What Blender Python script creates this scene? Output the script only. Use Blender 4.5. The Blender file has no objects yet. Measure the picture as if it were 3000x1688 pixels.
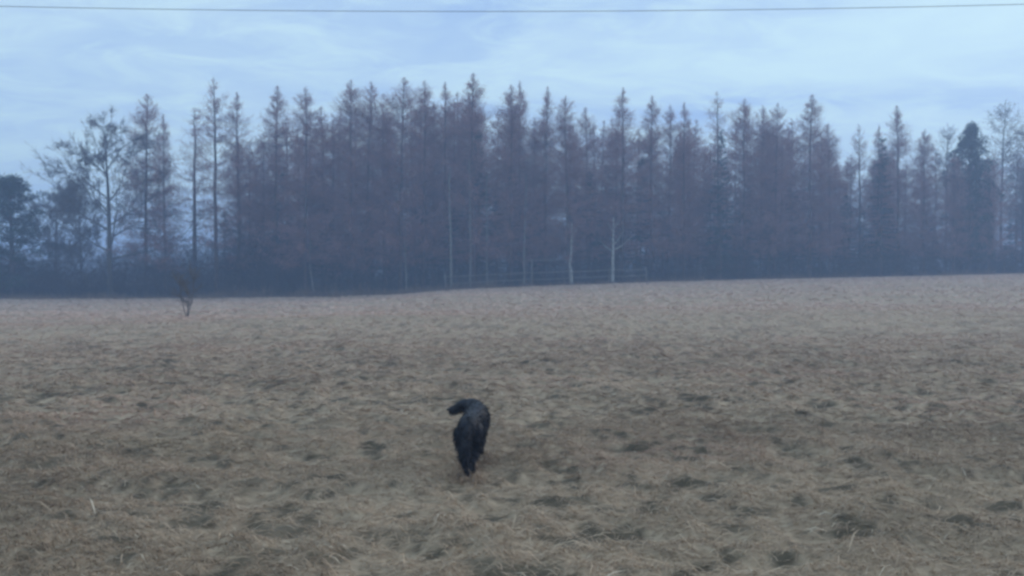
import bpy, math, random
import numpy as np
from math import radians, sin, cos, pi

# ------------------------------------------------------------------ camera, sky, sun, exposure
scene = bpy.context.scene
CAM_Z = 1.6
cam_data = bpy.data.cameras.new("camera")
cam = bpy.data.objects.new("camera", cam_data)
scene.collection.objects.link(cam)
cam_data.sensor_width = 36.0
cam_data.lens = 28.26
cam_data.clip_start = 0.05
cam_data.clip_end = 3000.0
cam.location = (0, 0, CAM_Z)
cam.rotation_euler = (radians(90 - 1.32), 0, 0)
scene.camera = cam

SUN_ELEV, SUN_ROT = radians(18.0), radians(58.0)      # low, ahead and to the right, behind the wood
world = bpy.data.worlds.new("World")
scene.world = world
world.use_nodes = True
wn, wl = world.node_tree.nodes, world.node_tree.links
wn.clear()
w_out = wn.new("ShaderNodeOutputWorld")
w_bg = wn.new("ShaderNodeBackground")
w_bg.inputs["Strength"].default_value = 0.15
sky = wn.new("ShaderNodeTexSky")
sky.sky_type = 'NISHITA'
sky.sun_disc = False
sky.sun_elevation = SUN_ELEV
sky.sun_rotation = SUN_ROT
sky.air_density = 1.0
sky.dust_density = 0.4
sky.ozone_density = 3.0
# a thin sheet of cloud over the whole sky: direction projected onto a flat layer overhead
tc = wn.new("ShaderNodeTexCoord")
sep = wn.new("ShaderNodeSeparateXYZ")
wl.new(tc.outputs["Generated"], sep.inputs[0])
def wmath(op, a, b=None, clamp=False):
    n = wn.new("ShaderNodeMath"); n.operation = op; n.use_clamp = clamp
    for i, v in enumerate((a, b)):
        if v is None: continue
        if isinstance(v, (int, float)): n.inputs[i].default_value = v
        else: wl.new(v, n.inputs[i])
    return n.outputs[0]
zz = wmath('ADD', wmath('MAXIMUM', sep.outputs[2], 0.0), 0.16)
comb = wn.new("ShaderNodeCombineXYZ")
wl.new(wmath('DIVIDE', sep.outputs[0], zz), comb.inputs[0])
wl.new(wmath('DIVIDE', sep.outputs[1], zz), comb.inputs[1])
mp = wn.new("ShaderNodeMapping"); mp.inputs["Rotation"].default_value = (0, 0, radians(-24))
mp.inputs["Scale"].default_value = (0.8, 1.15, 1)
mp.inputs["Location"].default_value = (9, 4, 0)
wl.new(comb.outputs[0], mp.inputs[0])
def wnoise(scale, detail, rough, dist):
    n = wn.new("ShaderNodeTexNoise"); n.inputs["Scale"].default_value = scale
    n.inputs["Detail"].default_value = detail; n.inputs["Roughness"].default_value = rough
    n.inputs["Distortion"].default_value = dist
    wl.new(mp.outputs[0], n.inputs["Vector"]); return n.outputs["Fac"]
n_big = wnoise(1.1, 6, 0.55, 0.6)
n_fine = wnoise(4.2, 8, 0.62, 0.8)
def wramp(fac, stops):
    r = wn.new("ShaderNodeValToRGB"); e = r.color_ramp.elements
    while len(e) < len(stops): e.new(0.5)
    for el, (p, c) in zip(e, stops): el.position = p; el.color = (*c, 1)
    wl.new(fac, r.inputs[0]); return r.outputs[0]
cloud = wramp(n_big, [(0.32, (2.8, 4.2, 6.5)), (0.50, (4.0, 5.5, 6.9)), (0.66, (4.8, 6.5, 7.15))])
streak = wramp(n_fine, [(0.43, (0, 0, 0)), (0.64, (1, 1, 1))])
mixs = wn.new("ShaderNodeMixRGB"); mixs.blend_type = 'MIX'
mixs.inputs[2].default_value = (5.2, 7.0, 7.3, 1)
wl.new(wmath('MULTIPLY', streak, 0.62), mixs.inputs[0]); wl.new(cloud, mixs.inputs[1])
mixc = wn.new("ShaderNodeMixRGB"); mixc.inputs[0].default_value = 0.88
wl.new(sky.outputs[0], mixc.inputs[1]); wl.new(mixs.outputs[0], mixc.inputs[2])
wl.new(mixc.outputs[0], w_bg.inputs[0]); wl.new(w_bg.outputs[0], w_out.inputs[0])

sun_data = bpy.data.lights.new("sun", 'SUN')
sun_data.energy = 1.5
sun_data.angle = radians(30)
sun_data.color = (1.0, 0.86, 0.74)
sun = bpy.data.objects.new("sun", sun_data)
scene.collection.objects.link(sun)
# Nishita: rotation 0 is +Y, turning clockwise seen from above
sd = (sin(SUN_ROT) * cos(SUN_ELEV), cos(SUN_ROT) * cos(SUN_ELEV), sin(SUN_ELEV))
from mathutils import Vector, Matrix
sun.rotation_euler = Vector(sd).to_track_quat('Z', 'Y').to_euler()

scene.view_settings.view_transform = 'Standard'
scene.view_settings.look = 'None'
scene.view_settings.gamma = 1.0
scene.view_settings.exposure = 0.0
scene.view_settings.use_curve_mapping = False
scene.render.engine = 'CYCLES'
scene.cycles.use_denoising = True
scene.cycles.max_bounces = 6
scene.cycles.diffuse_bounces = 3
scene.cycles.transmission_bounces = 2
scene.cycles.volume_bounces = 2
scene.cycles.pixel_filter_type = 'BLACKMAN_HARRIS'
scene.cycles.filter_width = 2.9

rng = np.random.default_rng(7)
random.seed(7)
COL = scene.collection

# ------------------------------------------------------------------ helpers
def tag(o, label=None, cat=None, group=None, kind=None):
    if label: o["label"] = label
    if cat: o["category"] = cat
    if group: o["group"] = group
    if kind: o["kind"] = kind
    return o

class MB:
    """collects triangles and quads, then links them as one mesh object"""
    def __init__(s): s.v = []; s.t = []; s.q = []; s.n = 0; s.c = []
    def add(s, v, tris=None, quads=None, col=None):
        v = np.asarray(v, float).reshape(-1, 3)
        if tris is not None and len(tris): s.t.append(np.asarray(tris, int).reshape(-1, 3) + s.n)
        if quads is not None and len(quads): s.q.append(np.asarray(quads, int).reshape(-1, 4) + s.n)
        s.v.append(v); s.n += len(v)
        if col is not None: s.c.append(np.asarray(col, float))
    def tube(s, pts, rad, k=5):
        pts = np.asarray(pts, float); n = len(pts); rad = np.broadcast_to(np.asarray(rad, float), (n,))
        d = np.gradient(pts, axis=0); d /= np.linalg.norm(d, axis=1)[:, None] + 1e-9
        up = np.where(np.abs(d[:, 2:3]) > 0.9, np.array([[1.0, 0, 0]]), np.array([[0, 0, 1.0]]))
        a = np.cross(d, up); a /= np.linalg.norm(a, axis=1)[:, None] + 1e-9
        b = np.cross(d, a)
        ang = np.arange(k) / k * 2 * pi
        ring = a[:, None, :] * np.cos(ang)[None, :, None] + b[:, None, :] * np.sin(ang)[None, :, None]
        v = (pts[:, None, :] + ring * rad[:, None, None]).reshape(-1, 3)
        i = np.arange(n - 1)[:, None] * k; j = np.arange(k)[None, :]; j2 = (j + 1) % k
        q = np.stack([i + j, i + j2, i + k + j2, i + k + j], -1).reshape(-1, 4)
        s.add(v, quads=q)
    def slivers(s, p, d, ln, w):
        """thin triangles: bases p, unit directions d, lengths, widths"""
        n = len(p); r = rng.normal(size=(n, 3)); sd_ = np.cross(d, r)
        sd_ /= np.linalg.norm(sd_, axis=1)[:, None] + 1e-9
        w = np.broadcast_to(w, (n,))[:, None] * 0.5
        v = np.stack([p - sd_ * w, p + sd_ * w, p + d * np.broadcast_to(ln, (n,))[:, None]], 1).reshape(-1, 3)
        s.add(v, tris=np.arange(3 * n).reshape(-1, 3))
    def arrays(s):
        v = np.concatenate(s.v) if s.v else np.zeros((0, 3))
        t = np.concatenate(s.t) if s.t else np.zeros((0, 3), int)
        q = np.concatenate(s.q) if s.q else np.zeros((0, 4), int)
        return v, t, q
    def mesh(s, name, material=None, smooth=False):
        v, t, q = s.arrays()
        me = bpy.data.meshes.new(name)
        me.vertices.add(len(v)); me.vertices.foreach_set("co", v.astype(np.float32).ravel())
        nl = len(t) * 3 + len(q) * 4
        me.loops.add(nl); me.loops.foreach_set("vertex_index", np.concatenate([t.ravel(), q.ravel()]).astype(np.int32))
        np_ = len(t) + len(q); me.polygons.add(np_)
        st = np.concatenate([np.arange(len(t)) * 3, len(t) * 3 + np.arange(len(q)) * 4]).astype(np.int32)
        me.polygons.foreach_set("loop_start", st)
        me.polygons.foreach_set("use_smooth", np.full(np_, smooth))
        if s.c:
            c = np.concatenate(s.c)
            a = me.color_attributes.new("tint", 'FLOAT_COLOR', 'POINT')
            a.data.foreach_set("color", np.c_[c, np.ones(len(c))].astype(np.float32).ravel())
        me.update(calc_edges=True)
        if material: me.materials.append(material)
        return me
    def build(s, name, material, parent=None, smooth=False):
        o = bpy.data.objects.new(name, s.mesh(name, material, smooth)); COL.objects.link(o)
        if parent: o.parent = parent
        return o

def empty(name, loc=(0, 0, 0)):
    o = bpy.data.objects.new(name, None); o.empty_display_size = 0.3
    COL.objects.link(o); o.location = loc; return o

# smooth value noise on a lattice, vectorised
_perm = np.random.default_rng(3).random((256, 256))
def vnoise(x, y, seed=0):
    x = np.asarray(x, float) + seed * 17.31; y = np.asarray(y, float) + seed * 9.77
    xi = np.floor(x).astype(int); yi = np.floor(y).astype(int)
    fx = x - xi; fy = y - yi
    fx = fx * fx * fx * (fx * (fx * 6 - 15) + 10); fy = fy * fy * fy * (fy * (fy * 6 - 15) + 10)
    g = lambda a, b: _perm[a % 256, b % 256]
    return ((g(xi, yi) * (1 - fx) + g(xi + 1, yi) * fx) * (1 - fy)
            + (g(xi, yi + 1) * (1 - fx) + g(xi + 1, yi + 1) * fx) * fy) * 2 - 1
def fbm(x, y, o=4, seed=0, g=0.5):
    s_ = 0; a = 1; t = 0
    for i in range(o):
        s_ = s_ + a * vnoise(x * 2 ** i, y * 2 ** i, seed + i); t += a; a *= g
    return s_ / t
def sstep(a, b, x):
    t = np.clip((np.asarray(x, float) - a) / (b - a), 0, 1); return t * t * (3 - 2 * t)

# ------------------------------------------------------------------ where things stand
F, CX, HZ = 2022.0, 1288.0, 678.0            # focal length, centre and horizon of the photograph as measured
def edge_dist(px): return 66 + 14 * px / 2576.0   # the wood's front runs slightly away to the right
_ex = np.array([-70, -42, -27, -16, -9, -6.5, 0.4, 11.5, 23, 35, 51, 90])
_ez = np.array([-.70, -.76, -.82, -.76, -.55, -.25, .03, .39, .66, .87, 1.2, 1.7])
def edge_y(x):                                 # distance of the wood's edge at world x
    x = np.asarray(x, float)
    return 72.95 + x * 0.152
def base_z(x, y):
    x = np.asarray(x, float); y = np.asarray(y, float)
    e = (np.interp(x - 1.5, _ex, _ez) + np.interp(x, _ex, _ez) + np.interp(x + 1.5, _ex, _ez)) / 3
    z = sstep(8, 66, y) * e
    z = z + 0.16 * sstep(14, 22, y) * (1 - sstep(50, 64, y)) * fbm(x / 15, y / 9, 2, 11)
    z = z + 0.10 * np.exp(-((y - 25 - 0.08 * x) / 3.0) ** 2) - 0.12 * np.exp(-((y - 33 - 0.08 * x) / 4.5) ** 2)
    beyond = y - (72.95 + x * 0.152)
    z = z - 0.45 * sstep(0.3, 4.0, beyond)
    return z
def tuss(x, y):
    return 0.030 * vnoise(x / 0.24, y / 0.20, 21) + 0.022 * vnoise(x / 0.12, y / 0.10, 22) + 0.030 * vnoise(x / 0.55, y / 0.42, 24) + 0.040 * fbm(x / 1.9, y / 1.3, 3, 23)
def ground_z(x, y):
    fade = 1 - sstep(60, 75, y)
    return base_z(x, y) + tuss(x, y) * fade * (0.55 + 0.45 * (1 - sstep(10, 30, y)))

# ------------------------------------------------------------------ materials
def mat(name, build):
    m = bpy.data.materials.new(name); m.use_nodes = True
    nt = m.node_tree; b = nt.nodes["Principled BSDF"]
    b.inputs["Roughness"].default_value = 0.85
    b.inputs["Specular IOR Level"].default_value = 0.2
    build(nt, b); return m
def noise_mat(name, c1, c2, scale=4.0, rough=0.85, detail=5, bump=0.0, stretch=(1, 1, 1), spec=0.2):
    def f(nt, b):
        t = nt.nodes.new("ShaderNodeTexCoord"); mpn = nt.nodes.new("ShaderNodeMapping")
        mpn.inputs["Scale"].default_value = stretch
        nt.links.new(t.outputs["Object"], mpn.inputs[0])
        n = nt.nodes.new("ShaderNodeTexNoise"); n.inputs["Scale"].default_value = scale; n.inputs["Detail"].default_value = detail
        nt.links.new(mpn.outputs[0], n.inputs["Vector"])
        r = nt.nodes.new("ShaderNodeValToRGB")
        r.color_ramp.elements[0].position = 0.32; r.color_ramp.elements[0].color = (*c1, 1)
        r.color_ramp.elements[1].position = 0.68; r.color_ramp.elements[1].color = (*c2, 1)
        nt.links.new(n.outputs["Fac"], r.inputs[0]); nt.links.new(r.outputs[0], b.inputs["Base Color"])
        b.inputs["Roughness"].default_value = rough; b.inputs["Specular IOR Level"].default_value = spec
        if bump:
            bp = nt.nodes.new("ShaderNodeBump"); bp.inputs["Strength"].default_value = bump
            nt.links.new(n.outputs["Fac"], bp.inputs["Height"]); nt.links.new(bp.outputs[0], b.inputs["Normal"])
    return mat(name, f)
def tint_mat(name, rough=0.8):
    def f(nt, b):
        a = nt.nodes.new("ShaderNodeAttribute"); a.attribute_name = "tint"
        nt.links.new(a.outputs["Color"], b.inputs["Base Color"]); b.inputs["Roughness"].default_value = rough
    return mat(name, f)

def _soil(nt, b):
    a = nt.nodes.new("ShaderNodeAttribute"); a.attribute_name = "tint"
    t = nt.nodes.new("ShaderNodeTexCoord"); n = nt.nodes.new("ShaderNodeTexNoise"); n.inputs["Scale"].default_value = 9; n.inputs["Detail"].default_value = 8
    nt.links.new(t.outputs["Object"], n.inputs["Vector"])
    r = nt.nodes.new("ShaderNodeValToRGB"); r.color_ramp.elements[0].position = .3; r.color_ramp.elements[0].color = (.68, .68, .68, 1); r.color_ramp.elements[1].position = .7
    mx = nt.nodes.new("ShaderNodeMixRGB"); mx.blend_type = 'MULTIPLY'; mx.inputs[0].default_value = 1
    nt.links.new(n.outputs["Fac"], r.inputs[0]); nt.links.new(a.outputs["Color"], mx.inputs[1]); nt.links.new(r.outputs[0], mx.inputs[2]); nt.links.new(mx.outputs[0], b.inputs["Base Color"])
    b.inputs["Roughness"].default_value = .95
M_soil = mat("thatch_soil", _soil)
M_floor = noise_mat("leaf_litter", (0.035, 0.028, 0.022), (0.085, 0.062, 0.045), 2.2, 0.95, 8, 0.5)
M_straw = tint_mat("dry_straw", 0.75)
M_larchbark = noise_mat("larch_bark", (0.075, 0.050, 0.043), (0.15, 0.105, 0.09), 3, 0.95, 6, 0.5, (3, 3, 0.6))
M_larchtwig = noise_mat("larch_twigs", (0.24, 0.118, 0.11), (0.38, 0.195, 0.175), 0.5)
M_bark = noise_mat("grey_bark", (0.06, 0.052, 0.046), (0.13, 0.115, 0.10), 3, 0.95, 6, 0.5, (3, 3, 0.6))
M_twig = noise_mat("bare_twigs", (0.065, 0.052, 0.045), (0.13, 0.10, 0.085), 0.5)
M_birchbark = noise_mat("birch_bark", (0.17, 0.16, 0.15), (0.48, 0.465, 0.44), 2.2, 0.7, 6, 0.2, (0.6, 0.6, 3.0))
M_birchtwig = noise_mat("birch_twigs", (0.10, 0.07, 0.065), (0.17, 0.13, 0.12), 0.5)
M_aspen = noise_mat("aspen_bark", (0.13, 0.125, 0.115), (0.27, 0.26, 0.24), 2.2, 0.8, 6, 0.2, (0.6, 0.6, 3.0))
M_spruce = noise_mat("spruce_needles", (0.018, 0.032, 0.026), (0.038, 0.062, 0.046), 0.7)
M_pine = noise_mat("pine_needles", (0.022, 0.042, 0.032), (0.045, 0.075, 0.052), 0.7)
M_thicket = noise_mat("thicket_twigs", (0.03, 0.026, 0.025), (0.065, 0.052, 0.047), 0.4)
M_weed = noise_mat("dead_weeds", (0.14, 0.09, 0.06), (0.27, 0.19, 0.13), 0.6)
M_sapling = noise_mat("sapling_bark", (0.10, 0.082, 0.075), (0.18, 0.15, 0.135), 3)
M_wood = noise_mat("weathered_wood", (0.14, 0.132, 0.12), (0.27, 0.25, 0.23), 4, 0.9, 6, 0.3, (3, 3, 0.5))
M_wire = noise_mat("aged_cable", (0.07, 0.075, 0.095), (0.11, 0.115, 0.14), 2, 0.6)
M_fur = noise_mat("black_fur", (0.007, 0.007, 0.0105), (0.027, 0.027, 0.038), 14, 0.6, 5, 0.3, (1, 1, 1), 0.3)
M_nose = noise_mat("dog_nose", (0.006, 0.006, 0.006), (0.012, 0.011, 0.011), 60, 0.35, 3, 0.2, (1, 1, 1), 0.5)

# ------------------------------------------------------------------ ground
def axis(dense0, dense1, step, lo, hi, grow=1.09, cap=14.0):
    a = list(np.arange(dense0, dense1, step)); s_ = step; x = a[-1]; up = []
    while x < hi: s_ = min(s_ * grow, cap); x += s_; up.append(x)
    s_ = step; x = a[0]; dn = []
    while x > lo: s_ = min(s_ * grow, cap); x -= s_; dn.append(x)
    return np.array(dn[::-1] + a + up)
gx = axis(-6.0, 6.0, 0.07, -600, 600, 1.06, 14); gy = axis(3.6, 9.5, 0.055, -600, 600, 1.03, 14)
X, Y = np.meshgrid(gx, gy)
Z = ground_z(X, Y)
nx, ny = len(gx), len(gy)
ii = np.arange(ny - 1)[:, None] * nx + np.arange(nx - 1)[None, :]
def bare(x, y):
    """dark bare damp earth that also paints in the shade of hollows between the tufts, 1 where the earth shows"""
    a = vnoise(x / 0.15, y / 0.16, 61) + 0.5 * vnoise(x / 0.075, y / 0.08, 62) + 0.38 * fbm(x / 2.6, y / 1.5, 3, 63)
    return 0.92 * sstep(0.06, 0.6, a)
bb = bare(X, Y).reshape(-1, 1) * (1 - 0.75 * sstep(10, 32, Y.reshape(-1, 1)))  # dark spots: bare earth plus painted hollow shade, weaker further off
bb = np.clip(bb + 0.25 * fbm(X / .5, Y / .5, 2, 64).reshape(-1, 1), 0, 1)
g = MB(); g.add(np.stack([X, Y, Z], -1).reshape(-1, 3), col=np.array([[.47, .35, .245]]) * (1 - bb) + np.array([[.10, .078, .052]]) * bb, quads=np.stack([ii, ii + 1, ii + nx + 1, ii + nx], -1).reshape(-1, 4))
tag(g.build("ground", M_soil, smooth=True), "open field of rough ground under dry matted grass", kind="structure")

# leaf litter under the wood, a sheet just above the ground from the wood's edge back
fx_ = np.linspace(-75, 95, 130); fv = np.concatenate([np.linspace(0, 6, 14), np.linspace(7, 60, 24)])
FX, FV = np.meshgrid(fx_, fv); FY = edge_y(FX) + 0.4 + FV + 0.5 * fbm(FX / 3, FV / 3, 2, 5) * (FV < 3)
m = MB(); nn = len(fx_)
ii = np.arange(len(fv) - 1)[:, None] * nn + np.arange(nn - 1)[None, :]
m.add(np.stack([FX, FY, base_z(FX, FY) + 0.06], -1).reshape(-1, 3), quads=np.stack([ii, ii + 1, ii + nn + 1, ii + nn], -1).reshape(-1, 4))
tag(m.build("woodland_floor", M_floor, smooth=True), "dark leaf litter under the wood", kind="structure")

# ------------------------------------------------------------------ dry grass: every stalk a bent strip lying over its tussock
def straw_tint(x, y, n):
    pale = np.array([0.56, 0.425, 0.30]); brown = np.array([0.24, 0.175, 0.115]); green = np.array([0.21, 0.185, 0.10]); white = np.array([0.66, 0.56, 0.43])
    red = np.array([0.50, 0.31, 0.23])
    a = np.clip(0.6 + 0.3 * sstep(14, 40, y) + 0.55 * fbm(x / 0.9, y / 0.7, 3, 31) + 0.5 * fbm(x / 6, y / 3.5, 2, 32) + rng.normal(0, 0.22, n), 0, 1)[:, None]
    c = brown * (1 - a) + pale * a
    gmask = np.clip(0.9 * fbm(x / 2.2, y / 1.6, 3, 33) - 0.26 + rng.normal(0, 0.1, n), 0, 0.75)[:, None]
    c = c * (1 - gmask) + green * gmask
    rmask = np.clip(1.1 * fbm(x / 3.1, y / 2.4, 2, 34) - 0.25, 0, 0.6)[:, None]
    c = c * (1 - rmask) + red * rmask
    far = (0.74 * np.clip((y - 4.5) / 28, 0, 1))[:, None]; c = c * (1 - far) + np.array([0.82, 0.58, 0.47]) * far  # paler with distance: haze and lit grass tops painted into the straw colour
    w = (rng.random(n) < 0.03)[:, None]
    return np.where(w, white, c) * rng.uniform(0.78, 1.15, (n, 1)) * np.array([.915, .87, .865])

def scatter(y0, y1, n, margin=1.15):
    """points spread evenly over the visible wedge of field between two distances"""
    y = np.sqrt(rng.uniform(y0 ** 2, y1 ** 2, n)); x = rng.uniform(-1, 1, n) * (y * 0.64 * margin + 0.6)
    return x, y
def stalks(mb, x, y, ln, w, segs=2, lift=(0.02, 0.08), tintf=1.0):
    n = len(x); h = tuss(x, y)
    z = ground_z(x, y)
    # lie direction: swept roughly sideways, swirling from tussock to tussock
    th = 0.3 * fbm(x / 0.45, y / 0.4, 2, 41) * pi + rng.normal(0, 0.75, n) + np.where(rng.random(n) < 0.5, 0, pi)
    d = np.stack([np.cos(th), np.sin(th) * 0.8], 1)
    rise = rng.uniform(lift[0], lift[1], n) * np.clip(1 + 10 * h, 0.25, 1.9)
    p0 = np.stack([x, y, z - 0.01], 1)
    mx, my = x + d[:, 0] * ln * 0.5, y + d[:, 1] * ln * 0.5
    tx, ty = x + d[:, 0] * ln, y + d[:, 1] * ln
    p1 = np.stack([mx, my, np.maximum(ground_z(mx, my), z - 0.02) + rise], 1)
    p2 = np.stack([tx, ty, ground_z(tx, ty) + rise * rng.uniform(0.1, 1.1, n)], 1)
    sv = np.stack([-d[:, 1], d[:, 0], rng.normal(0, 0.6, n)], 1); sv /= np.linalg.norm(sv, axis=1)[:, None]
    sv *= (np.broadcast_to(w, (n,)) * 0.5)[:, None]
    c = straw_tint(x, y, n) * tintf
    if segs == 2:
        v = np.stack([p0 - sv, p0 + sv, p1 - sv, p1 + sv, p2], 1).reshape(-1, 3); k = np.arange(n)[:, None] * 5
        mb.add(v, tris=(k + np.array([[2, 3, 4]])), quads=(k + np.array([[0, 1, 3, 2]])), col=np.repeat(c, 5, 0))
    else:
        v = np.stack([p0 - sv, p0 + sv, p1 + sv * 0.2], 1).reshape(-1, 3)
        mb.add(v, tris=np.arange(3 * n).reshape(-1, 3), col=np.repeat(c, 3, 0))
def thin(x, y, amount):
    """bare hollows between tussocks: fewer stalks where the ground is low"""
    keep = rng.random(len(x)) < (1 - .93 * bare(x, y) * (1 - .6 * sstep(10, 32, y))) * np.clip(0.85 + amount * tuss(x, y) * 5, 0.3, 1)
    return x[keep], y[keep]
gr = MB()
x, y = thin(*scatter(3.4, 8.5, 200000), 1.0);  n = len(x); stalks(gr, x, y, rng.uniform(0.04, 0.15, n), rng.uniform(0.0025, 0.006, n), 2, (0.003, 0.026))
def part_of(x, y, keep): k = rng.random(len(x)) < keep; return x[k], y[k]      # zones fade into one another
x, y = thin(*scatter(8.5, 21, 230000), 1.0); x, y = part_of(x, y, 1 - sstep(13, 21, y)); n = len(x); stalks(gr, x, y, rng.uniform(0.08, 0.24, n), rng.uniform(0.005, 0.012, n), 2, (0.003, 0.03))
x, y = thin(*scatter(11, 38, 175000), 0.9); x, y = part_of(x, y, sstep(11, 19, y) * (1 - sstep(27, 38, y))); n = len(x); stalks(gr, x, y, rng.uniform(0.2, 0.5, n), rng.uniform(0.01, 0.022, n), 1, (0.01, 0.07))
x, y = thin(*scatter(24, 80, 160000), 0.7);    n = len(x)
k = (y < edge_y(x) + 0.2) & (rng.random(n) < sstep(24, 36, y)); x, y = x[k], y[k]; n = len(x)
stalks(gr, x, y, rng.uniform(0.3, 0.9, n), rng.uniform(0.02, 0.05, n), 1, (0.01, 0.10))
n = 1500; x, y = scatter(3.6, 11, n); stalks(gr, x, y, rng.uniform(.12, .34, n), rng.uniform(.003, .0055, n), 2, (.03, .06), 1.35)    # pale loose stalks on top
for px_, py_ in ((-12.33, 30.45), (-12.5, 30.4), (-.345, 6.14), (-.32, 6.22), (-.27, 6.75), (-.345, 6.6)):      # tufts the dog's paws sink into
    n = 260; x = px_ + rng.normal(0, .06, n); y = py_ + rng.normal(-.03, .05, n); stalks(gr, x, y, rng.uniform(.04, .12, n), rng.uniform(.003, .006, n), 2, (.03, .085))
tag(gr.build("dry_grass", M_straw), "matted dry straw coloured grass covering the field", "grass", kind="stuff")

# ------------------------------------------------------------------ trees
def unit(v): return v / (np.linalg.norm(v, axis=-1, keepdims=True) + 1e-9)

def larch_meshes(name, H=18.0, width=1.9, start=0.18, nb=150, ntw=34, spike=0.0, seed=0, dead=0.0, tw=(0.018, 0.044), stemr=.125):
    """bare larch: straight stem, whorls of fine drooping branches, hanging twigs; returns (trunk, crown) arrays"""
    r = np.random.default_rng(seed); global rng; keep = rng; rng = r
    tr, cr = MB(), MB()
    hs = np.linspace(0, 1, 14); wob = np.cumsum(r.normal(0, 0.035, (14, 2)), 0) * hs[:, None]
    stem = np.c_[wob, hs * H]
    tr.tube(stem, stemr * (1 - hs) ** 0.8 + 0.010, 6)
    f = start + (1 - start) * np.sort(r.random(nb)) ** 0.85
    for t in f:
        az = r.random() * 2 * pi
        prof = ((1 - t) / (1 - start)) ** (0.52 + spike) * (0.55 + 0.45 * min(1, (t - start) / 0.15 + 0.35)) * min(1.0, (1 - t) / 0.12) ** 0.55
        L = width * prof * r.uniform(0.5, 1.2) / math.sqrt(1 + 0.5 * max(0, t - .6)) + 0.05
        if t < 0.42 and r.random() < dead: L *= 0.5
        p0 = np.array([np.interp(t, hs, stem[:, 0]), np.interp(t, hs, stem[:, 1]), t * H])
        up = np.interp(t, [0, 0.4, 0.75, 0.92, 1], [-0.25, 0.12, 0.55, 0.9, 1.1])
        up = min(up, 0.42 * (1 - t) * H / max(L, .05))
        d = np.array([cos(az), sin(az), up]); s = np.linspace(0, 1, 4)
        br = p0 + d * L * s[:, None] + np.array([0, 0, 1]) * (L * 0.16 * s ** 2 - 0.08 * L * np.sin(s * pi))[:, None]
        tr.tube(br, 0.019 * (1 - 0.8 * s) * (0.4 + 0.6 * L / width), 3)
        n = int(ntw * (0.35 + L / width) * (0.25 + 0.75 * min(1, (1 - t) * 9)) * (0.35 if (t < 0.42 and r.random() < dead) else 1))
        ss = r.uniform(0.08, 1.0, n) ** 0.8
        p = np.stack([np.interp(ss, s, br[:, k]) for k in range(3)], 1)
        td = unit(np.stack([0.5 * d[0] + r.normal(0, 0.45, n), 0.5 * d[1] + r.normal(0, 0.45, n), .6 * up + np.where(r.random(n) < .5, -1, 1) * r.uniform(.1, 1.1, n)], 1))
        cr.slivers(p + r.normal(0, .13 * min(1, .15 + 4 * (1 - t)), p.shape), td, r.uniform(0.22, 0.8, n) * (0.55 + 0.45 * L / width) * min(1.0, 0.3 + 5 * (1 - t)), r.uniform(*tw, n))
    rng = keep
    return tr, cr

def spruce_meshes(H=14.0, width=2.2, nb=130, ntw=30, seed=0):
    r = np.random.default_rng(seed); global rng; keep = rng; rng = r
    tr, cr = MB(), MB(); hs = np.linspace(0, 1, 8)
    tr.tube(np.c_[np.zeros((8, 2)), hs * H], 0.16 * (1 - hs) + 0.012, 6)
    for t in 0.04 + 0.96 * np.sort(r.random(nb)):
        az = r.random() * 2 * pi; L = width * (1 - t) ** 0.85 * r.uniform(0.7, 1.12) + 0.15
        d = np.array([cos(az), sin(az), np.interp(t, [0, .6, 1], [-.35, -.1, .7])]); s = np.linspace(0, 1, 3)
        br = np.array([0, 0, t * H]) + d * L * s[:, None] + np.array([0, 0, 1]) * (0.12 * L * s ** 2)[:, None]
        tr.tube(br, 0.02 * (1 - 0.8 * s), 3)
        n = int(ntw * (0.4 + L / width)); ss = r.random(n)
        p = np.stack([np.interp(ss, s, br[:, k]) for k in range(3)], 1)
        td = unit(np.stack([d[0] + r.normal(0, .8, n), d[1] + r.normal(0, .8, n), r.normal(-.45, .4, n)], 1))
        cr.slivers(p, td, r.uniform(.2, .55, n), r.uniform(.04, .09, n))
    rng = keep
    return tr, cr

def grow(tr, cr, p, d, L, rad, depth, r, spread=0.55, up=0.12, ntw=10, tw=(0.25, 0.6), tww=(0.012, 0.022), kids=(2, 4), shrink=0.72):
    """bare broadleaf branching"""
    s = np.linspace(0, 1, 4); bend = r.normal(0, 0.12, 3) * L
    pts = p + d * L * s[:, None] + bend * (s ** 2)[:, None] + np.array([0, 0, up * L]) * (s ** 2)[:, None]
    tr.tube(pts, rad * (1 - 0.42 * s), 5 if depth > 2 else 3)
    e = pts[-1]; de = unit(pts[-1] - pts[-2])
    if depth <= 2:
        n = ntw; ss = r.random(n)
        q = np.stack([np.interp(ss, s, pts[:, k]) for k in range(3)], 1)
        cr.slivers(q, unit(de + r.normal(0, 0.6, (n, 3))), r.uniform(*tw, n), r.uniform(*tww, n))
    if depth == 0: return
    nk = r.integers(kids[0], kids[1] + 1)
    for k in range(nk):
        t = 1.0 if k == 0 else r.uniform(0.35, 1.0)
        b = np.array([np.interp(t, s, pts[:, j]) for j in range(3)])
        nd = unit(de + r.normal(0, spread * (0.45 if k == 0 else 1), 3))
        grow(tr, cr, b, nd, L * shrink * r.uniform(0.8, 1.15), rad * (0.6 if k == 0 else 0.45), depth - 1, r, spread, up, ntw, tw, tww, kids, shrink)

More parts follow.
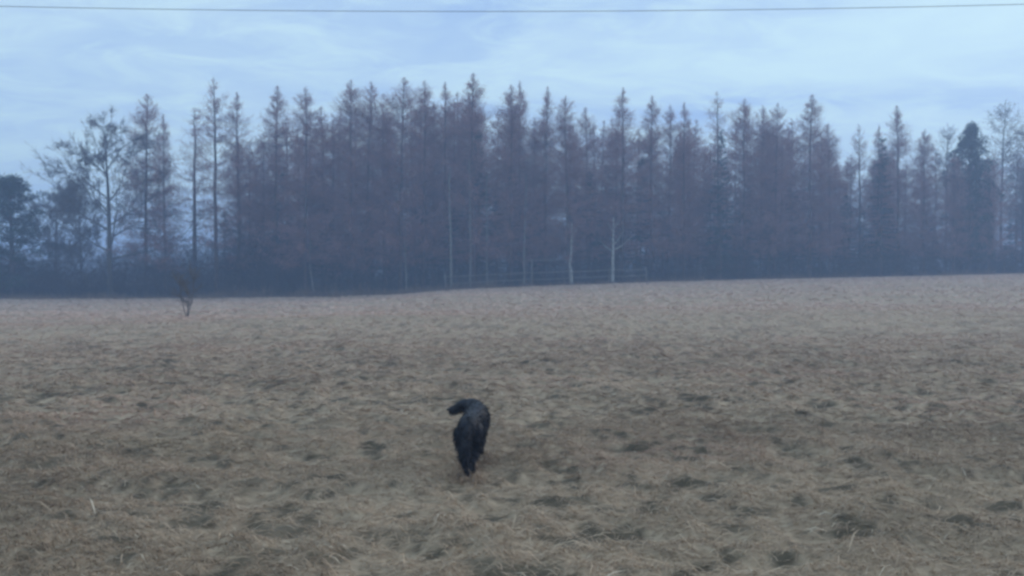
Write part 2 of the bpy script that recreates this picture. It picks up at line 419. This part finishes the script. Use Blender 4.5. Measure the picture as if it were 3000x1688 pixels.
def broad_meshes(H=14, seed=0, lean=0.0, stem=0.35, limbs=9, spread=0.5, reach=0.42, depth=3, ntw=14, up=0.1, rad=0.24, tww=(0.014, 0.026), flat=0.55):
    r = np.random.default_rng(seed); global rng; keep = rng; rng = r
    tr, cr = MB(), MB()
    s = np.linspace(0, 1, 9); st = np.c_[lean * s ** 2 * H + np.cumsum(r.normal(0, .05, 9)) * s, np.cumsum(r.normal(0, .05, 9)) * s, s * H * 0.86]
    tr.tube(st, rad * (1 - s) ** 0.7 + 0.02, 7)
    for k in range(limbs):
        t = stem + (1 - stem) * (k + r.random()) / limbs
        az = k * 2.4 + r.normal(0, .3); p = np.array([np.interp(t, s, st[:, j]) for j in range(3)])
        e = np.interp(t, [stem, 1], [flat * 0.5, 1.4]); d = unit(np.array([cos(az), sin(az), e]))
        L = H * reach * (1 - 0.62 * (t - stem) / (1 - stem)) * r.uniform(.75, 1.1)
        grow(tr, cr, p, d, L * 0.48, rad * 0.42 * (1.1 - t * 0.6), depth, r, spread, up, ntw, (0.25, 0.7), tww)
    rng = keep
    return tr, cr

def pine_meshes(H=12, seed=0, width=2.6, low=0.25, nb=34, nn=260):
    """evergreen with uneven clumps of needles at its branch ends"""
    r = np.random.default_rng(seed); global rng; keep = rng; rng = r
    tr, cr = MB(), MB(); s = np.linspace(0, 1, 8)
    st = np.c_[np.cumsum(r.normal(0, .08, (8, 2)), 0) * s[:, None], s * H * 0.95]
    tr.tube(st, 0.2 * (1 - s) ** .8 + .02, 7)
    for k in range(nb):
        t = low + (0.97 - low) * (k + r.random()) / nb; az = k * 2.4 + r.normal(0, .4)
        L = width * (np.sin(pi * np.clip((t - low) / (1 - low) * 0.8 + 0.22, 0, 1)) ** 0.7) * r.uniform(.6, 1.12)
        p = np.array([np.interp(t, s, st[:, j]) for j in range(3)]); d = np.array([cos(az), sin(az), 0.25 + 0.4 * t])
        br = p + d * L * np.linspace(0, 1, 3)[:, None]; tr.tube(br, [.05, .035, .015], 4)
        for q in range(3):
            c = br[-1] - d * L * 0.28 * q + r.normal(0, .22, 3); R = r.uniform(.4, .75)
            dd = unit(r.normal(size=(nn // 3, 3)) * np.array([1, 1, .7]) + np.array([0, 0, .25])); rr = r.random(nn // 3) ** .5 * R
            cr.slivers(c + dd * rr[:, None] * np.array([1, 1, .65]), unit(dd + r.normal(0, .5, dd.shape)), r.uniform(.16, .34, len(dd)), r.uniform(.05, .11, len(dd)))
    rng = keep
    return tr, cr

# prototypes: meshes shared by the trees of a kind
PROTO = {}
def proto(key, mbs, mt, mc):
    PROTO[key] = (mbs[0].mesh("trunk", mt, True), mbs[1].mesh("crown", mc), mbs)
FINE = (0.011, 0.028)
for i in range(4): proto(f"larch{i}", larch_meshes("l", 18, 2.5, .14, 330, 58, seed=10 + i, tw=FINE), M_larchbark, M_larchtwig)
for i in range(2): proto(f"sparse{i}", larch_meshes("s", 18, 2.0, .22, 150, 46, seed=20 + i, dead=.5, tw=FINE, stemr=.15), M_larchbark, M_larchtwig)
for i in range(2): proto(f"spike{i}", larch_meshes("k", 18, 2.4, .14, 300, 54, spike=.2, seed=30 + i, tw=FINE), M_larchbark, M_larchtwig)
for i in range(4): proto(f"deep{i}", larch_meshes("d", 18, 2.45, .14, 230, 40, spike=.1, seed=70 + i, tw=(.02, .046)), M_larchbark, M_larchtwig)
for i in range(3): proto(f"spruce{i}", spruce_meshes(14, 2.2, seed=40 + i), M_larchbark, M_spruce)
proto("spreading", broad_meshes(15, 5, -.01, .22, 17, .55, .50, 4, 8, .03, .22, flat=.5, tww=(.018, .034)), M_bark, M_twig)
proto("bushy", broad_meshes(9, 6, 0, .12, 14, .6, .44, 4, 7, .08, .14), M_bark, M_twig)
for i in range(2): proto(f"birchcrown{i}", larch_meshes("b", 17, 2.5, .30, 170, 26, spike=-.18, seed=50 + i), M_bark, M_birchtwig)
for i in range(2): proto(f"pine{i}", pine_meshes(12, 60 + i, 2.9, .06, 60, 300), M_larchbark, M_pine)

NATIVE = dict(larch=18, deep=18, sparse=18, spike=18, spruce=14, spreading=15, bushy=9, birchcrown=17, pine=12)
def plant(name, key, px, top, label, dy=1.5, group=None, wide=1.0, cat="tree", native=None):
    """a tree whose foot is at the measured bearing px and whose tip reaches height row top, dy metres behind the wood's edge"""
    D = edge_dist(px) + dy; X_ = (px - CX) / F * D; Zb = float(base_z(X_, D)) - 0.05
    Ht = CAM_Z + (HZ - top) / F * D - Zb
    s = Ht / NATIVE[key.rstrip("0123456789")]
    breadth = 1.3 if name == "larch_tree" else 1.0
    root = empty(name, (X_, D, Zb)); root.rotation_euler = (0, 0, random.random() * 6.28)
    root.scale = (s * wide * breadth, s * wide * breadth, s)
    tag(root, label, cat, group)
    for part, me in (("trunk", PROTO[key][0]), ("crown", PROTO[key][1])):
        c = bpy.data.objects.new(part, me); COL.objects.link(c); c.parent = root
    return root

G = "tall larches along the front of the wood"
LARCH = [  # bearing, tip row, mesh, metres behind the edge, breadth, label
 (368, 238, "larch0", 2.0, .95, "larch whose tip rises just over the broad bare tree at the wood's end"),
 (416, 288, "spike0", 0.8, .75, "short dark-stemmed larch closing the right side of the broad bare tree"),
 (490, 272, "sparse0", 3.0, 1.1, "thin see-through larch standing above the little forked sapling in the field"),
 (545, 195, "sparse1", 1.0, 1.0, "tall solitary larch with open spire and long dark bare stem, left part of wood"),
 (602, 236, "spike0", 2.0, 1.0, "narrow larch next right of the tall solitary open-spired larch"),
 (697, 215, "spike1", 2.5, 1.05, "larch with faint thin tip, second right of the solitary open-spired larch"),
 (768, 222, "larch1", 1.0, 1.0, "dense pointed larch shaped like a flame, left of the twin-topped pair"),
 (884, 205, "larch2", 1.5, .95, "left one of the twin-topped pair of close larches left of the dog"),
 (922, 208, "larch3", 2.2, .95, "right one of the twin-topped pair of close larches left of the dog"),
 (1008, 196, "larch0", 1.2, 1.0, "dense broad larch with needle-thin tip, between the twin pair and the dog"),
 (1065, 206, "larch1", 2.0, 1.0, "broad dense larch, second left of the tallest spire above the dog"),
 (1122, 208, "spike0", 2.6, .95, "thin-tipped larch immediately left of the tallest spire above the dog"),
 (1192, 183, "spike1", 0.8, 1.2, "tallest larch spire, standing straight above the dog"),
 (1284, 216, "larch2", 1.4, 1.0, "dense dark larch, first big one right of the tallest spire"),
 (1310, 206, "spike0", 3.2, .8, "slim pale larch tip close behind the first big larch right of tallest spire"),
 (1372, 218, "spike1", 2.4, .75, "very thin lone spike of a larch left above the short white birch"),
 (1430, 246, "larch3", 1.0, 1.05, "broad blunt larch above the short white birch stem"),
 (1478, 272, "larch0", 2.0, .8, "low larch shoulder on the right of the blunt larch, between the birches"),
 (1564, 224, "spike0", 1.2, 1.1, "tall larch with two-tipped top above the forked white birch"),
 (1640, 240, "spike1", 1.8, 1.0, "pointed larch next right of the one above the forked birch"),
 (1682, 266, "larch1", 2.5, .8, "small larch, second right of the one above the forked birch"),
 (1720, 258, "spike0", 1.4, .85, "slim dark larch just left of the gap with sky in the tree tops"),
 (1806, 232, "sparse0", 1.0, .9, "spindly larch with bare needle tip just right of the gap in the tops"),
 (1872, 252, "larch2", 1.6, 1.0, "bushy larch left of a close pair, right of the spindly needle-tipped larch"),
 (1912, 266, "larch3", 2.2, .8, "lower larch squeezed behind the bushy one, right of the spindly larch"),
 (1948, 262, "larch1", 1.2, .9, "blunt larch next left of the tall feathery one on the right half"),
 (2037, 237, "spike1", 1.0, 1.25, "tall feathery larch, last high one before the tops drop low on the right"),
 (2086, 312, "larch0", 2.0, .8, "low larch directly beside the tall feathery one, on its right"),
 (2162, 312, "sparse1", 2.6, .8, "thin low larch in front of the bright gap in the clouds"),
 (2205, 316, "spike0", 1.5, .8, "dark little larch right of the bright gap in the clouds"),
 (2258, 266, "spike1", 1.8, 1.0, "round-tipped larch standing above the low tops on the right"),
 (2322, 328, "larch2", 1.4, .9, "low broad larch left of the dark green pine on the right"),
]
for px, top, key, dy, wide, label in LARCH:
    plant("larch_tree", key, px, top, label, dy, G, wide)

plant("pine_tree", "pine0", 30, 432, "dark rounded evergreen pine at the left edge of the picture", 1.0, None, 1.25)
plant("pine_tree", "pine1", 2437, 300, "dark green bushy pine with rounded top near the right edge", 1.6, None, .6)
plant("bare_tree", "spreading", 278, 300, "broad spreading bare tree with open crown at the wood's left end", 0.5, None, 1.0)
plant("bare_tree", "bushy", 140, 478, "low hazy bare tree between the left pine and the broad spreading tree", 9.0, None, 1.0)
plant("bare_tree", "bushy", 205, 470, "small twiggy bare tree under the left boughs of the broad spreading tree", 4.0, None, .8)
plant("birch_tree", "birchcrown0", 2517, 252, "tall pale feathery bare birch right of the dark green pine", 7.0, None, 1.1)
plant("birch_tree", "birchcrown1", 2378, 312, "pale feathery bare tree just left of the dark green pine", 5.0, None, .9)
plant("birch_tree", "birchcrown1", 2572, 300, "pale bare birch cut by the right edge of the picture", 4.0, None, 1.0)
plant("spruce_tree", "spruce0", 1812, 330, "dark narrow spruce in front of the spindly needle-tipped larch", 0.2, None, .8)
plant("spruce_tree", "spruce1", 1205, 330, "dark spruce low in front of the tallest larch above the dog", 1.4, None, .8)
plant("spruce_tree", "spruce2", 2215, 345, "dark spruce below the low tops on the right", 0.6, None, .9)
plant("larch_tree", "larch1", 2398, 385, "low larch covering the left flank of the dark green pine", 0.2, G, .9)
plant("larch_tree", "larch3", 2486, 392, "low larch covering the right flank of the dark green pine", 0.1, G, .9)

# pale stems standing out against the dark of the wood
def pale_stem(px, top, rad, label, forks=(), dy=-0.3, wob=.05, seed=0, name="birch_tree", bark=None):
    r = np.random.default_rng(seed)
    D = edge_dist(px) + dy; X_ = (px - CX) / F * D; Zb = float(base_z(X_, D)) - .03; Ht = CAM_Z + (HZ - top) / F * D - Zb
    root = empty(name, (X_, D, Zb)); tag(root, label, "tree")
    s = np.linspace(0, 1, 10); st = np.c_[np.cumsum(r.normal(0, wob, 10)) * np.minimum(1, s * 3), np.cumsum(r.normal(0, wob, 10)) * s, s * Ht]
    t = MB(); t.tube(st, rad * (1 - .55 * s), 7)
    c = MB()
    for (h, dx, dz) in forks:
        p = np.array([np.interp(h, s, st[:, j]) for j in range(3)]); q = np.linspace(0, 1, 5)
        br = p + np.stack([dx * q, .2 * q * r.normal(), dz * q ** 1.6], 1)
        t.tube(br, rad * .5 * (1 - .75 * q), 5)
        n = 60; ss = r.uniform(.3, 1, n); pp = np.stack([np.interp(ss, q, br[:, j]) for j in range(3)], 1)
        c.slivers(pp, unit(np.array([dx * .5, 0, abs(dz)]) + r.normal(0, .7, (n, 3))), r.uniform(.2, .7, n), r.uniform(.012, .024, n))
    n = 160; ss = r.uniform(.55, 1, n); pp = np.stack([np.interp(ss, s, st[:, j]) for j in range(3)], 1)
    c.slivers(pp, unit(np.array([0, 0, .5]) + r.normal(0, .7, (n, 3))), r.uniform(.3, 1.1, n), r.uniform(.012, .024, n))
    t.build("trunk", bark or M_birchbark, root, True); c.build("crown", M_birchtwig, root)
pale_stem(1541, 548, .17, "pale birch forking into wide branches, right one of the two white stems", ((.52, 1.6, 1.1), (.50, -1.2, .9), (.60, .9, 1.2), (.8, -.5, .7), (.85, .5, .6)), -.5, .03, 1)
pale_stem(1438, 560, .15, "white crooked birch stem, left one of the two white stems", ((.8, .6, .9), (.85, -.4, .8)), -.4, .06, 2)
pale_stem(1135, 420, .13, "slim pale tree stem at the wood's edge above and left of the dog", ((.7, .5, .9),), -.1, .04, 3, "young_tree", M_aspen)
pale_stem(1183, 400, .11, "thin greyish tree stem at the wood's edge right above the dog", ((.75, -.4, .8),), .1, .04, 4, "young_tree", M_aspen)
pale_stem(1226, 440, .09, "faint thin tree stem, first right of the stem above the dog", (), .2, .04, 5, "young_tree", M_aspen)
pale_stem(1318, 440, .09, "faint thin tree stem standing beside the tall fence post", (), .3, .04, 6, "young_tree", M_aspen)
pale_stem(1022, 560, .08, "short faint tree stem left of the slim pale one, at the wood's edge", (), .1, .04, 7, "young_tree", M_aspen)
pale_stem(790, 590, .08, "short faint grey stem among the weeds under the flame-shaped larch", (), .1, .05, 8, "young_tree", M_aspen)

# the wood behind the front row: one mass of stems and crowns
wt, wc, ws = MB(), MB(), MB()
def mass_add(dst, src, M, step=1):
    v, t, q = src.arrays()
    if step > 1: t = t[::step]
    if len(t):
        used = np.unique(t); rem = np.zeros(len(v), int); rem[used] = np.arange(len(used))
        if len(q) == 0: v = v[used]; t = rem[t]
    A = np.array(M); dst.add(v @ A[:3, :3].T + A[:3, 3], t if len(t) else None, q if len(q) else None)
def mass_tree(key, px, top, dy, wide=1.0, step=1):
    D = edge_dist(px) + dy; X_ = (px - CX) / F * D; Zb = float(base_z(X_, D)) - .05
    s = (CAM_Z + (HZ - top) / F * D - Zb) / NATIVE[key.rstrip("0123456789")]
    M = Matrix.Translation((X_, D, Zb)) @ Matrix.Rotation(random.random() * 6.28, 4, 'Z') @ Matrix.Diagonal((s * wide, s * wide, s, 1))
    mbs = PROTO[key][2]
    st_ = MB(); st_.add(mbs[0].v[0], quads=mbs[0].q[0]); mass_add(wt, st_, M); mass_add(ws if key.startswith("spruce") else wc, mbs[1], M, step)
topx = [0, 430, 640, 760, 880, 1010, 1190, 1310, 1420, 1500, 1620, 1740, 1790, 1900, 2040, 2090, 2300, 2440, 2600, 2750]
topy = [600, 480, 330, 290, 262, 250, 245, 268, 295, 318, 290, 318, 335, 300, 305, 360, 375, 385, 370, 360]
for row, (dy, n, drop) in enumerate(((4.0, 36, 20), (8.0, 34, 15), (12.5, 22, 10))):
    for k in range(n):
        px = 600 + (2720 - 600) * (k + random.random() * .9) / n
        top = float(np.interp(px, topx, topy)) + random.uniform(-18, 34) + drop - 10
        mass_tree(random.choice(["deep0", "deep1", "deep2", "deep3"]), px, top, dy + random.uniform(-1, 1), random.uniform(1.15, 1.6), 1)
for k in range(66):
    px = 560 + (2740 - 560) * (k + random.random()) / 66
    mass_tree(random.choice(["spruce0", "spruce1", "spruce2"]), px, max(float(np.interp(px, topx, topy)) + random.uniform(90, 260), 400), random.uniform(1.5, 10), random.uniform(1.0, 1.5), 1)
for k in range(46):
    px = 620 + (2740 - 620) * (k + random.random()) / 46
    mass_tree(random.choice(["spruce0", "spruce1", "spruce2"]), px, random.uniform(520, 620), random.uniform(.6, 3), random.uniform(1.5, 2.2), 2)
o = wt.build("woodland_stems", M_larchbark, smooth=True); tag(o, "mass of dark stems deep inside the wood", "trees", kind="stuff")
o = wc.build("woodland_crowns", M_larchtwig); tag(o, "mass of bare larch crowns behind the front row", "trees", kind="stuff")
o = ws.build("woodland_evergreens", M_spruce); tag(o, "dark green young spruces filling the inside of the wood", "trees", kind="stuff")

# thicket of bare brush along the foot of the wood
th = MB()
def brush(px, dy, h, n, spread):
    D = edge_dist(px) + dy; X_ = (px - CX) / F * D; zb = float(base_z(X_, D))
    p = np.c_[X_ + rng.normal(0, spread, n), D + rng.normal(0, .5, n), np.full(n, zb) + rng.random(n) ** 1.3 * h * .75]
    d = unit(np.c_[rng.normal(0, .6, n), rng.normal(0, .6, n), rng.uniform(.1, 1.2, n)])
    th.slivers(p, d, rng.uniform(.3, .9, n) * min(1, h / 2 + .3), rng.uniform(.016, .04, n))
for k in range(620):
    px = random.uniform(-160, 2740) if k % 3 else random.uniform(-100, 760)
    h = float(np.interp(px, [0, 120, 260, 440, 560, 700, 1000, 1600, 2600], [4.4, 4.4, 4.8, 5.8, 8.0, 7.0, 4.6, 3.8, 4.0])) * random.uniform(.5, 1.1)
    brush(px, random.uniform(.2, 5.5), h, 240, .9)
for k in range(260):
    brush(random.uniform(380, 2760), random.uniform(7, 15), random.uniform(3, 5), 180, 1.1)
tag(th.build("thicket", M_thicket), "dark tangle of bare brush along the foot of the wood", "brush", kind="stuff")
# dead standing weeds and bracken at the edge
wd = MB()
for k in range(420):
    px = random.uniform(-120, 2700) if k % 3 else random.uniform(500, 1250)
    D = edge_dist(px) + random.uniform(-.9, .5); X_ = (px - CX) / F * D; n = 34; h = random.uniform(.2, .95) * (1.9 if 560 < px < 1250 and random.random() < .3 else 1)
    xx = X_ + rng.normal(0, .5, n); yy = D + rng.normal(0, .3, n)
    wd.slivers(np.c_[xx, yy, base_z(xx, yy)], unit(np.c_[rng.normal(0, .3, n), rng.normal(0, .3, n), np.ones(n)]), rng.uniform(.4, 1, n) * h, rng.uniform(.02, .045, n))
for k in range(260):   # thinning out into the field
    px = random.uniform(-120, 1150) if k % 4 else random.uniform(1150, 2700)
    D = edge_dist(px) - abs(random.gauss(0, 2.2)) - .3; X_ = (px - CX) / F * D; n = 22; h = random.uniform(.15, .6)
    xx = X_ + rng.normal(0, .45, n); yy = D + rng.normal(0, .3, n)
    wd.slivers(np.c_[xx, yy, base_z(xx, yy)], unit(np.c_[rng.normal(0, .35, n), rng.normal(0, .35, n), np.ones(n)]), rng.uniform(.4, 1, n) * h, rng.uniform(.015, .035, n))
tag(wd.build("dead_weeds", M_weed), "brown dead weeds along the edge between field and wood", "weeds", kind="stuff")

# far wood beyond the left end, pale in the haze
fw, ft = MB(), MB()
for k in range(46):
    D = random.uniform(150, 190); X_ = -130 + 95 * (k + random.random()) / 46; zb = float(base_z(X_, 140)) - .2; h = random.uniform(5.5, 8.5); n = 500
    t = rng.random(n) ** .8; rr = 2.2 * np.sqrt(rng.random(n)) * np.sin(pi * np.clip(t * .85 + .12, 0, 1)); a = rng.random(n) * 2 * pi
    fw.slivers(np.c_[X_ + rr * np.cos(a), D + rr * np.sin(a), zb + t * h], unit(np.c_[rng.normal(0, .6, n), rng.normal(0, .6, n), rng.uniform(0, 1, n)]), rng.uniform(.5, 1.2, n), rng.uniform(.05, .12, n))
tag(fw.build("distant_treeline", M_twig), "low far tree line showing pale beyond the wood's left end", "trees", kind="stuff")

# ------------------------------------------------------------------ sapling in the field
def sapling(px, Yd, h):
    X_ = (px - CX) / F * Yd; r = np.random.default_rng(77); global rng; keep = rng; rng = r
    root = empty("sapling", (X_, Yd, float(ground_z(X_, Yd)) - .03)); tag(root, "small forked bare sapling standing alone in the field on the left", "sapling")
    t, c = MB(), MB()
    for dx, hh in ((-.22, .95), (.2, 1.0), (.05, .7)):
        s = np.linspace(0, 1, 6); st = np.stack([dx * np.minimum(1, s * 2.2) + .25 * dx * s ** 2, r.normal(0, .03, 6), s * h * hh], 1)
        t.tube(st, .024 * (1 - .75 * s), 5)
        for k in range(11):
            u = r.uniform(.3, 1); p = np.array([np.interp(u, s, st[:, j]) for j in range(3)])
            grow(t, c, p, unit(np.array([r.normal(0, .7), r.normal(0, .7), .8])), h * .17, .010, 1, r, .5, .1, 12, (.1, .3), (.006, .011))
    rng = keep
    t.build("trunk", M_sapling, root, True); c.build("crown", M_sapling, root)
sapling(470, 30.5, 1.6)

# ------------------------------------------------------------------ rail fence by the birches
fr = empty("rail_fence"); tag(fr, "weathered grey rail fence at the wood's edge around the birch stems", "fence")
def fpt(px, dy=-.2):
    D = edge_dist(px) + dy; X_ = (px - CX) / F * D; return np.array([X_, D, float(base_z(X_, D))])
posts = [1120, 1225, 1338, 1432, 1532, 1625]
pts_ = [fpt(p) for p in posts]
fr.location = pts_[2]
for i, p in enumerate(pts_):
    h = 2.45 if posts[i] == 1338 else 1.4 + .08 * random.random()
    m = MB(); q = p - pts_[2]; m.tube([q + (0, 0, -.2), q + (0.01, 0, h * .5), q + (.02 * random.uniform(-1, 1), 0, h), q + (0, 0, h + .005)], [.065, .06, .058, .002], 7)
    m.build("post", M_wood, fr, True)
for i in range(len(pts_) - 1):
    a, b = pts_[i] - pts_[2], pts_[i + 1] - pts_[2]
    for h in (1.22, .62):
        m = MB(); off = np.array([0, -.075, 0]); a2 = a + off + (0, 0, h + random.uniform(-.05, .05)); b2 = b + off + (0, 0, h + random.uniform(-.05, .05))
        e = (b2 - a2) * .02; m.tube([a2 + e, (a2 + b2) / 2 - (0, 0, .03), b2 - e], [.04, .042, .038], 6); m.build("rail", M_wood, fr, True)
a = pts_[2] - pts_[2] + np.array([-.5, -.09, 2.38]); b = pts_[3] - pts_[2] + np.array([0.05, -.09, 2.28])
m = MB(); m.tube([a, (a + b) / 2, b], [.045, .045, .04], 6); m.build("beam", M_wood, fr, True)

# ------------------------------------------------------------------ overhead cable
cb = MB(); xs = np.linspace(-70, 75, 120); yc = 22.0
zc = CAM_Z + (HZ - 34) / F * yc + 0.00086 * xs ** 2 + 0.0019 * xs
cb.tube(np.c_[xs, yc + 0 * xs, zc], .008, 6)
tag(cb.build("overhead_cable", M_wire, smooth=True), "single dark overhead cable sagging across the top of the sky", "cable")

# ------------------------------------------------------------------ dog
def lathe_path(mb, pts, k=14):
    """pts: (x,y,z, half width, half height) along a path, capped; sections stand across the path"""
    P = np.array([p[:3] for p in pts], float); W = np.array([p[3] for p in pts]); Hh = np.array([p[4] if len(p) > 4 else p[3] for p in pts])
    # finer along the path
    u = np.arange(len(P)); uu = np.linspace(0, len(P) - 1, (len(P) - 1) * 4 + 1)
    P = np.stack([np.interp(uu, u, P[:, j]) for j in range(3)], 1); W = np.interp(uu, u, W); Hh = np.interp(uu, u, Hh)
    d = np.gradient(P, axis=0); d /= np.linalg.norm(d, axis=1)[:, None]
    ups = np.where(np.abs(d[:, 2:3]) > .85, np.array([[0, 1.0, 0]]), np.array([[0, 0, 1.0]]))
    a = np.cross(d, ups); a /= np.linalg.norm(a, axis=1)[:, None]; b = np.cross(a, d)
    P = np.vstack([P[0] - d[0] * W[0] * .6, P, P[-1] + d[-1] * W[-1] * .6]); W = np.r_[W[0] * .45, W, W[-1] * .45]; Hh = np.r_[Hh[0] * .45, Hh, Hh[-1] * .45]
    a = np.vstack([a[0], a, a[-1]]); b = np.vstack([b[0], b, b[-1]])
    ang = np.arange(k) / k * 2 * pi
    v = (P[:, None] + a[:, None] * np.cos(ang)[None, :, None] * W[:, None, None] + b[:, None] * np.sin(ang)[None, :, None] * Hh[:, None, None]).reshape(-1, 3)
    n = len(P); i = np.arange(n - 1)[:, None] * k; j = np.arange(k)[None, :]; j2 = (j + 1) % k
    q = np.stack([i + j, i + j2, i + k + j2, i + k + j], -1).reshape(-1, 4)
    c0, c1 = len(v), len(v) + 1; v = np.vstack([v, P[0], P[-1]])
    t = [[c0, (jj + 1) % k, jj] for jj in range(k)] + [[c1, (n - 1) * k + jj, (n - 1) * k + (jj + 1) % k] for jj in range(k)]
    mb.add(v, t, q)
DX, DY = -0.338, 6.14
dog = empty("dog", (DX, DY, float(base_z(DX, DY)) - 0.012)); dog.rotation_euler = (0, 0, radians(-3))
tag(dog, "shaggy black dog walking away across the field with its head turned left", "dog")
b = MB()
lathe_path(b, [(0, -.03, .40, .055, .06), (0, .04, .395, .080, .086), (0, .14, .39, .084, .093), (.005, .28, .385, .082, .096), (.012, .44, .365, .102, .126), (.016, .57, .365, .104, .133), (.012, .66, .385, .09, .108)], 18)
lathe_path(b, [(.02, .62, .40, .085, .09), (-.02, .70, .435, .068, .075), (-.07, .74, .445, .06, .065)])
lathe_path(b, [(-.05, .745, .440, .052, .056), (-.105, .745, .446, .056, .056), (-.142, .742, .438, .049, .049), (-.165, .739, .422, .036, .039), (-.205, .736, .406, .033, .038), (-.228, .734, .398, .029, .034)])
lathe_path(b, [(-.085, .688, .472, .014, .022), (-.080, .668, .43, .013, .040), (-.088, .664, .375, .010, .032)], 8)      # near ear
lathe_path(b, [(-.085, .802, .472, .014, .022), (-.080, .822, .43, .013, .040), (-.088, .826, .375, .010, .032)], 8)
lathe_path(b, [(-.05, .07, .37, .062, .085), (-.056, .10, .27, .055, .075), (-.048, .06, .20, .036, .048), (-.030, -.035, .15, .024, .028), (-.012, -.02, .08, .019, .02), (-.004, .0, .03, .022, .022), (-.002, .04, .018, .026, .018)])  # hind, planted
lathe_path(b, [(.05, .08, .37, .062, .085), (.058, .15, .27, .055, .075), (.05, .13, .20, .036, .048), (.034, .05, .145, .024, .028), (.026, .09, .08, .019, .02), (.022, .12, .04, .022, .022), (.022, .16, .03, .026, .018)])        # hind, stepping
lathe_path(b, [(.058, .58, .33, .05, .06), (.056, .56, .23, .036, .04), (.048, .64, .15, .024, .025), (.046, .63, .085, .021, .021), (.046, .645, .06, .025, .018)])
lathe_path(b, [(-.03, .58, .33, .05, .06), (-.032, .53, .23, .036, .04), (-.028, .50, .13, .024, .025), (-.022, .45, .07, .021, .021), (-.022, .46, .03, .025, .018)])
lathe_path(b, [(0, -.04, .41, .032, .032), (-.004, -.095, .36, .034, .034), (-.002, -.135, .27, .036, .036), (.006, -.14, .18, .03, .03), (.012, -.125, .12, .014, .014)])      # hanging tail
body = b.build("body", M_fur, dog, True)
rm = body.modifiers.new("fuse", 'REMESH'); rm.mode = 'VOXEL'; rm.voxel_size = 0.008; rm.use_smooth_shade = True
sm = body.modifiers.new("soften", 'SMOOTH'); sm.factor = .5; sm.iterations = 6
dg = bpy.context.evaluated_depsgraph_get()
me = bpy.data.meshes.new_from_object(body.evaluated_get(dg)); body.modifiers.clear(); body.data = me
if not me.materials: me.materials.append(M_fur)
# coat: strands lying backwards and down over the body, long on thighs, tail, chest and belly
me.calc_loop_triangles()
V = np.empty(len(me.vertices) * 3); me.vertices.foreach_get("co", V); V = V.reshape(-1, 3)
T = np.empty(len(me.loop_triangles) * 3, int); me.loop_triangles.foreach_get("vertices", T); T = T.reshape(-1, 3)
A_, B_, C_ = V[T[:, 0]], V[T[:, 1]], V[T[:, 2]]
N_ = np.cross(B_ - A_, C_ - A_); ar = np.linalg.norm(N_, axis=1); N_ = N_ / (ar[:, None] + 1e-12)
nf = 15000; idx = rng.choice(len(T), nf, p=ar / ar.sum()); u, v = rng.random((2, nf)); fl = u + v > 1; u[fl] = 1 - u[fl]; v[fl] = 1 - v[fl]
P = A_[idx] + (B_ - A_)[idx] * u[:, None] + (C_ - A_)[idx] * v[:, None]; Nn = N_[idx]
flow = np.tile(np.array([0, -.65, -.75]), (nf, 1)); head = (P[:, 0] < -.06) & (P[:, 1] > .6); flow[head] = (.25, -.1, -.9)
dirs = unit(flow + Nn * .45 + rng.normal(0, .36, (nf, 3)))
ln = rng.uniform(.02, .044, nf)
ln[(P[:, 1] < .2) & (P[:, 2] < .36) & (P[:, 2] > .12)] *= 1.15; ln[P[:, 1] < -.07] *= 1.35; ln[head] *= 1.0; ln[P[:, 2] < .13] *= .5
ln[head & (P[:, 0] < -.17) & (P[:, 2] > .40)] *= .5
c = MB(); c.slivers(P - Nn * .003, dirs, ln, rng.uniform(.003, .007, nf)); c.build("coat", M_fur, dog)
m = MB(); lathe_path(m, [(-.246, .732, .410, .012, .010), (-.258, .7315, .408, .013, .011)], 8); m.build("nose", M_nose, dog, True)
for yy in (.707, .768):
    m = MB(); lathe_path(m, [(-.172, yy, .452, .007, .007), (-.178, yy, .451, .0075, .0075)], 8); m.build("eye", M_nose, dog, True)

# ------------------------------------------------------------------ evening haze over field and wood
hz = MB()
x0, x1, y0, y1, z0, z1 = -640, 640, -640, 640, -3.2, 23.5
hz.add([(x0, y0, z0), (x1, y0, z0), (x1, y1, z0), (x0, y1, z0), (x0, y0, z1), (x1, y0, z1), (x1, y1, z1), (x0, y1, z1)],
       quads=[(0, 3, 2, 1), (4, 5, 6, 7), (0, 1, 5, 4), (1, 2, 6, 5), (2, 3, 7, 6), (3, 0, 4, 7)])
mh = bpy.data.materials.new("evening_haze"); mh.use_nodes = True
nt = mh.node_tree; nt.nodes.clear(); out = nt.nodes.new("ShaderNodeOutputMaterial"); pv = nt.nodes.new("ShaderNodeVolumePrincipled")
pv.inputs["Color"].default_value = (0.49, 0.66, 1.0, 1); pv.inputs["Density"].default_value = 0.0042; pv.inputs["Anisotropy"].default_value = 0.2
nt.links.new(pv.outputs[0], out.inputs["Volume"])
tag(hz.build("haze", mh), "thin blue evening haze over the field and wood", kind="stuff")
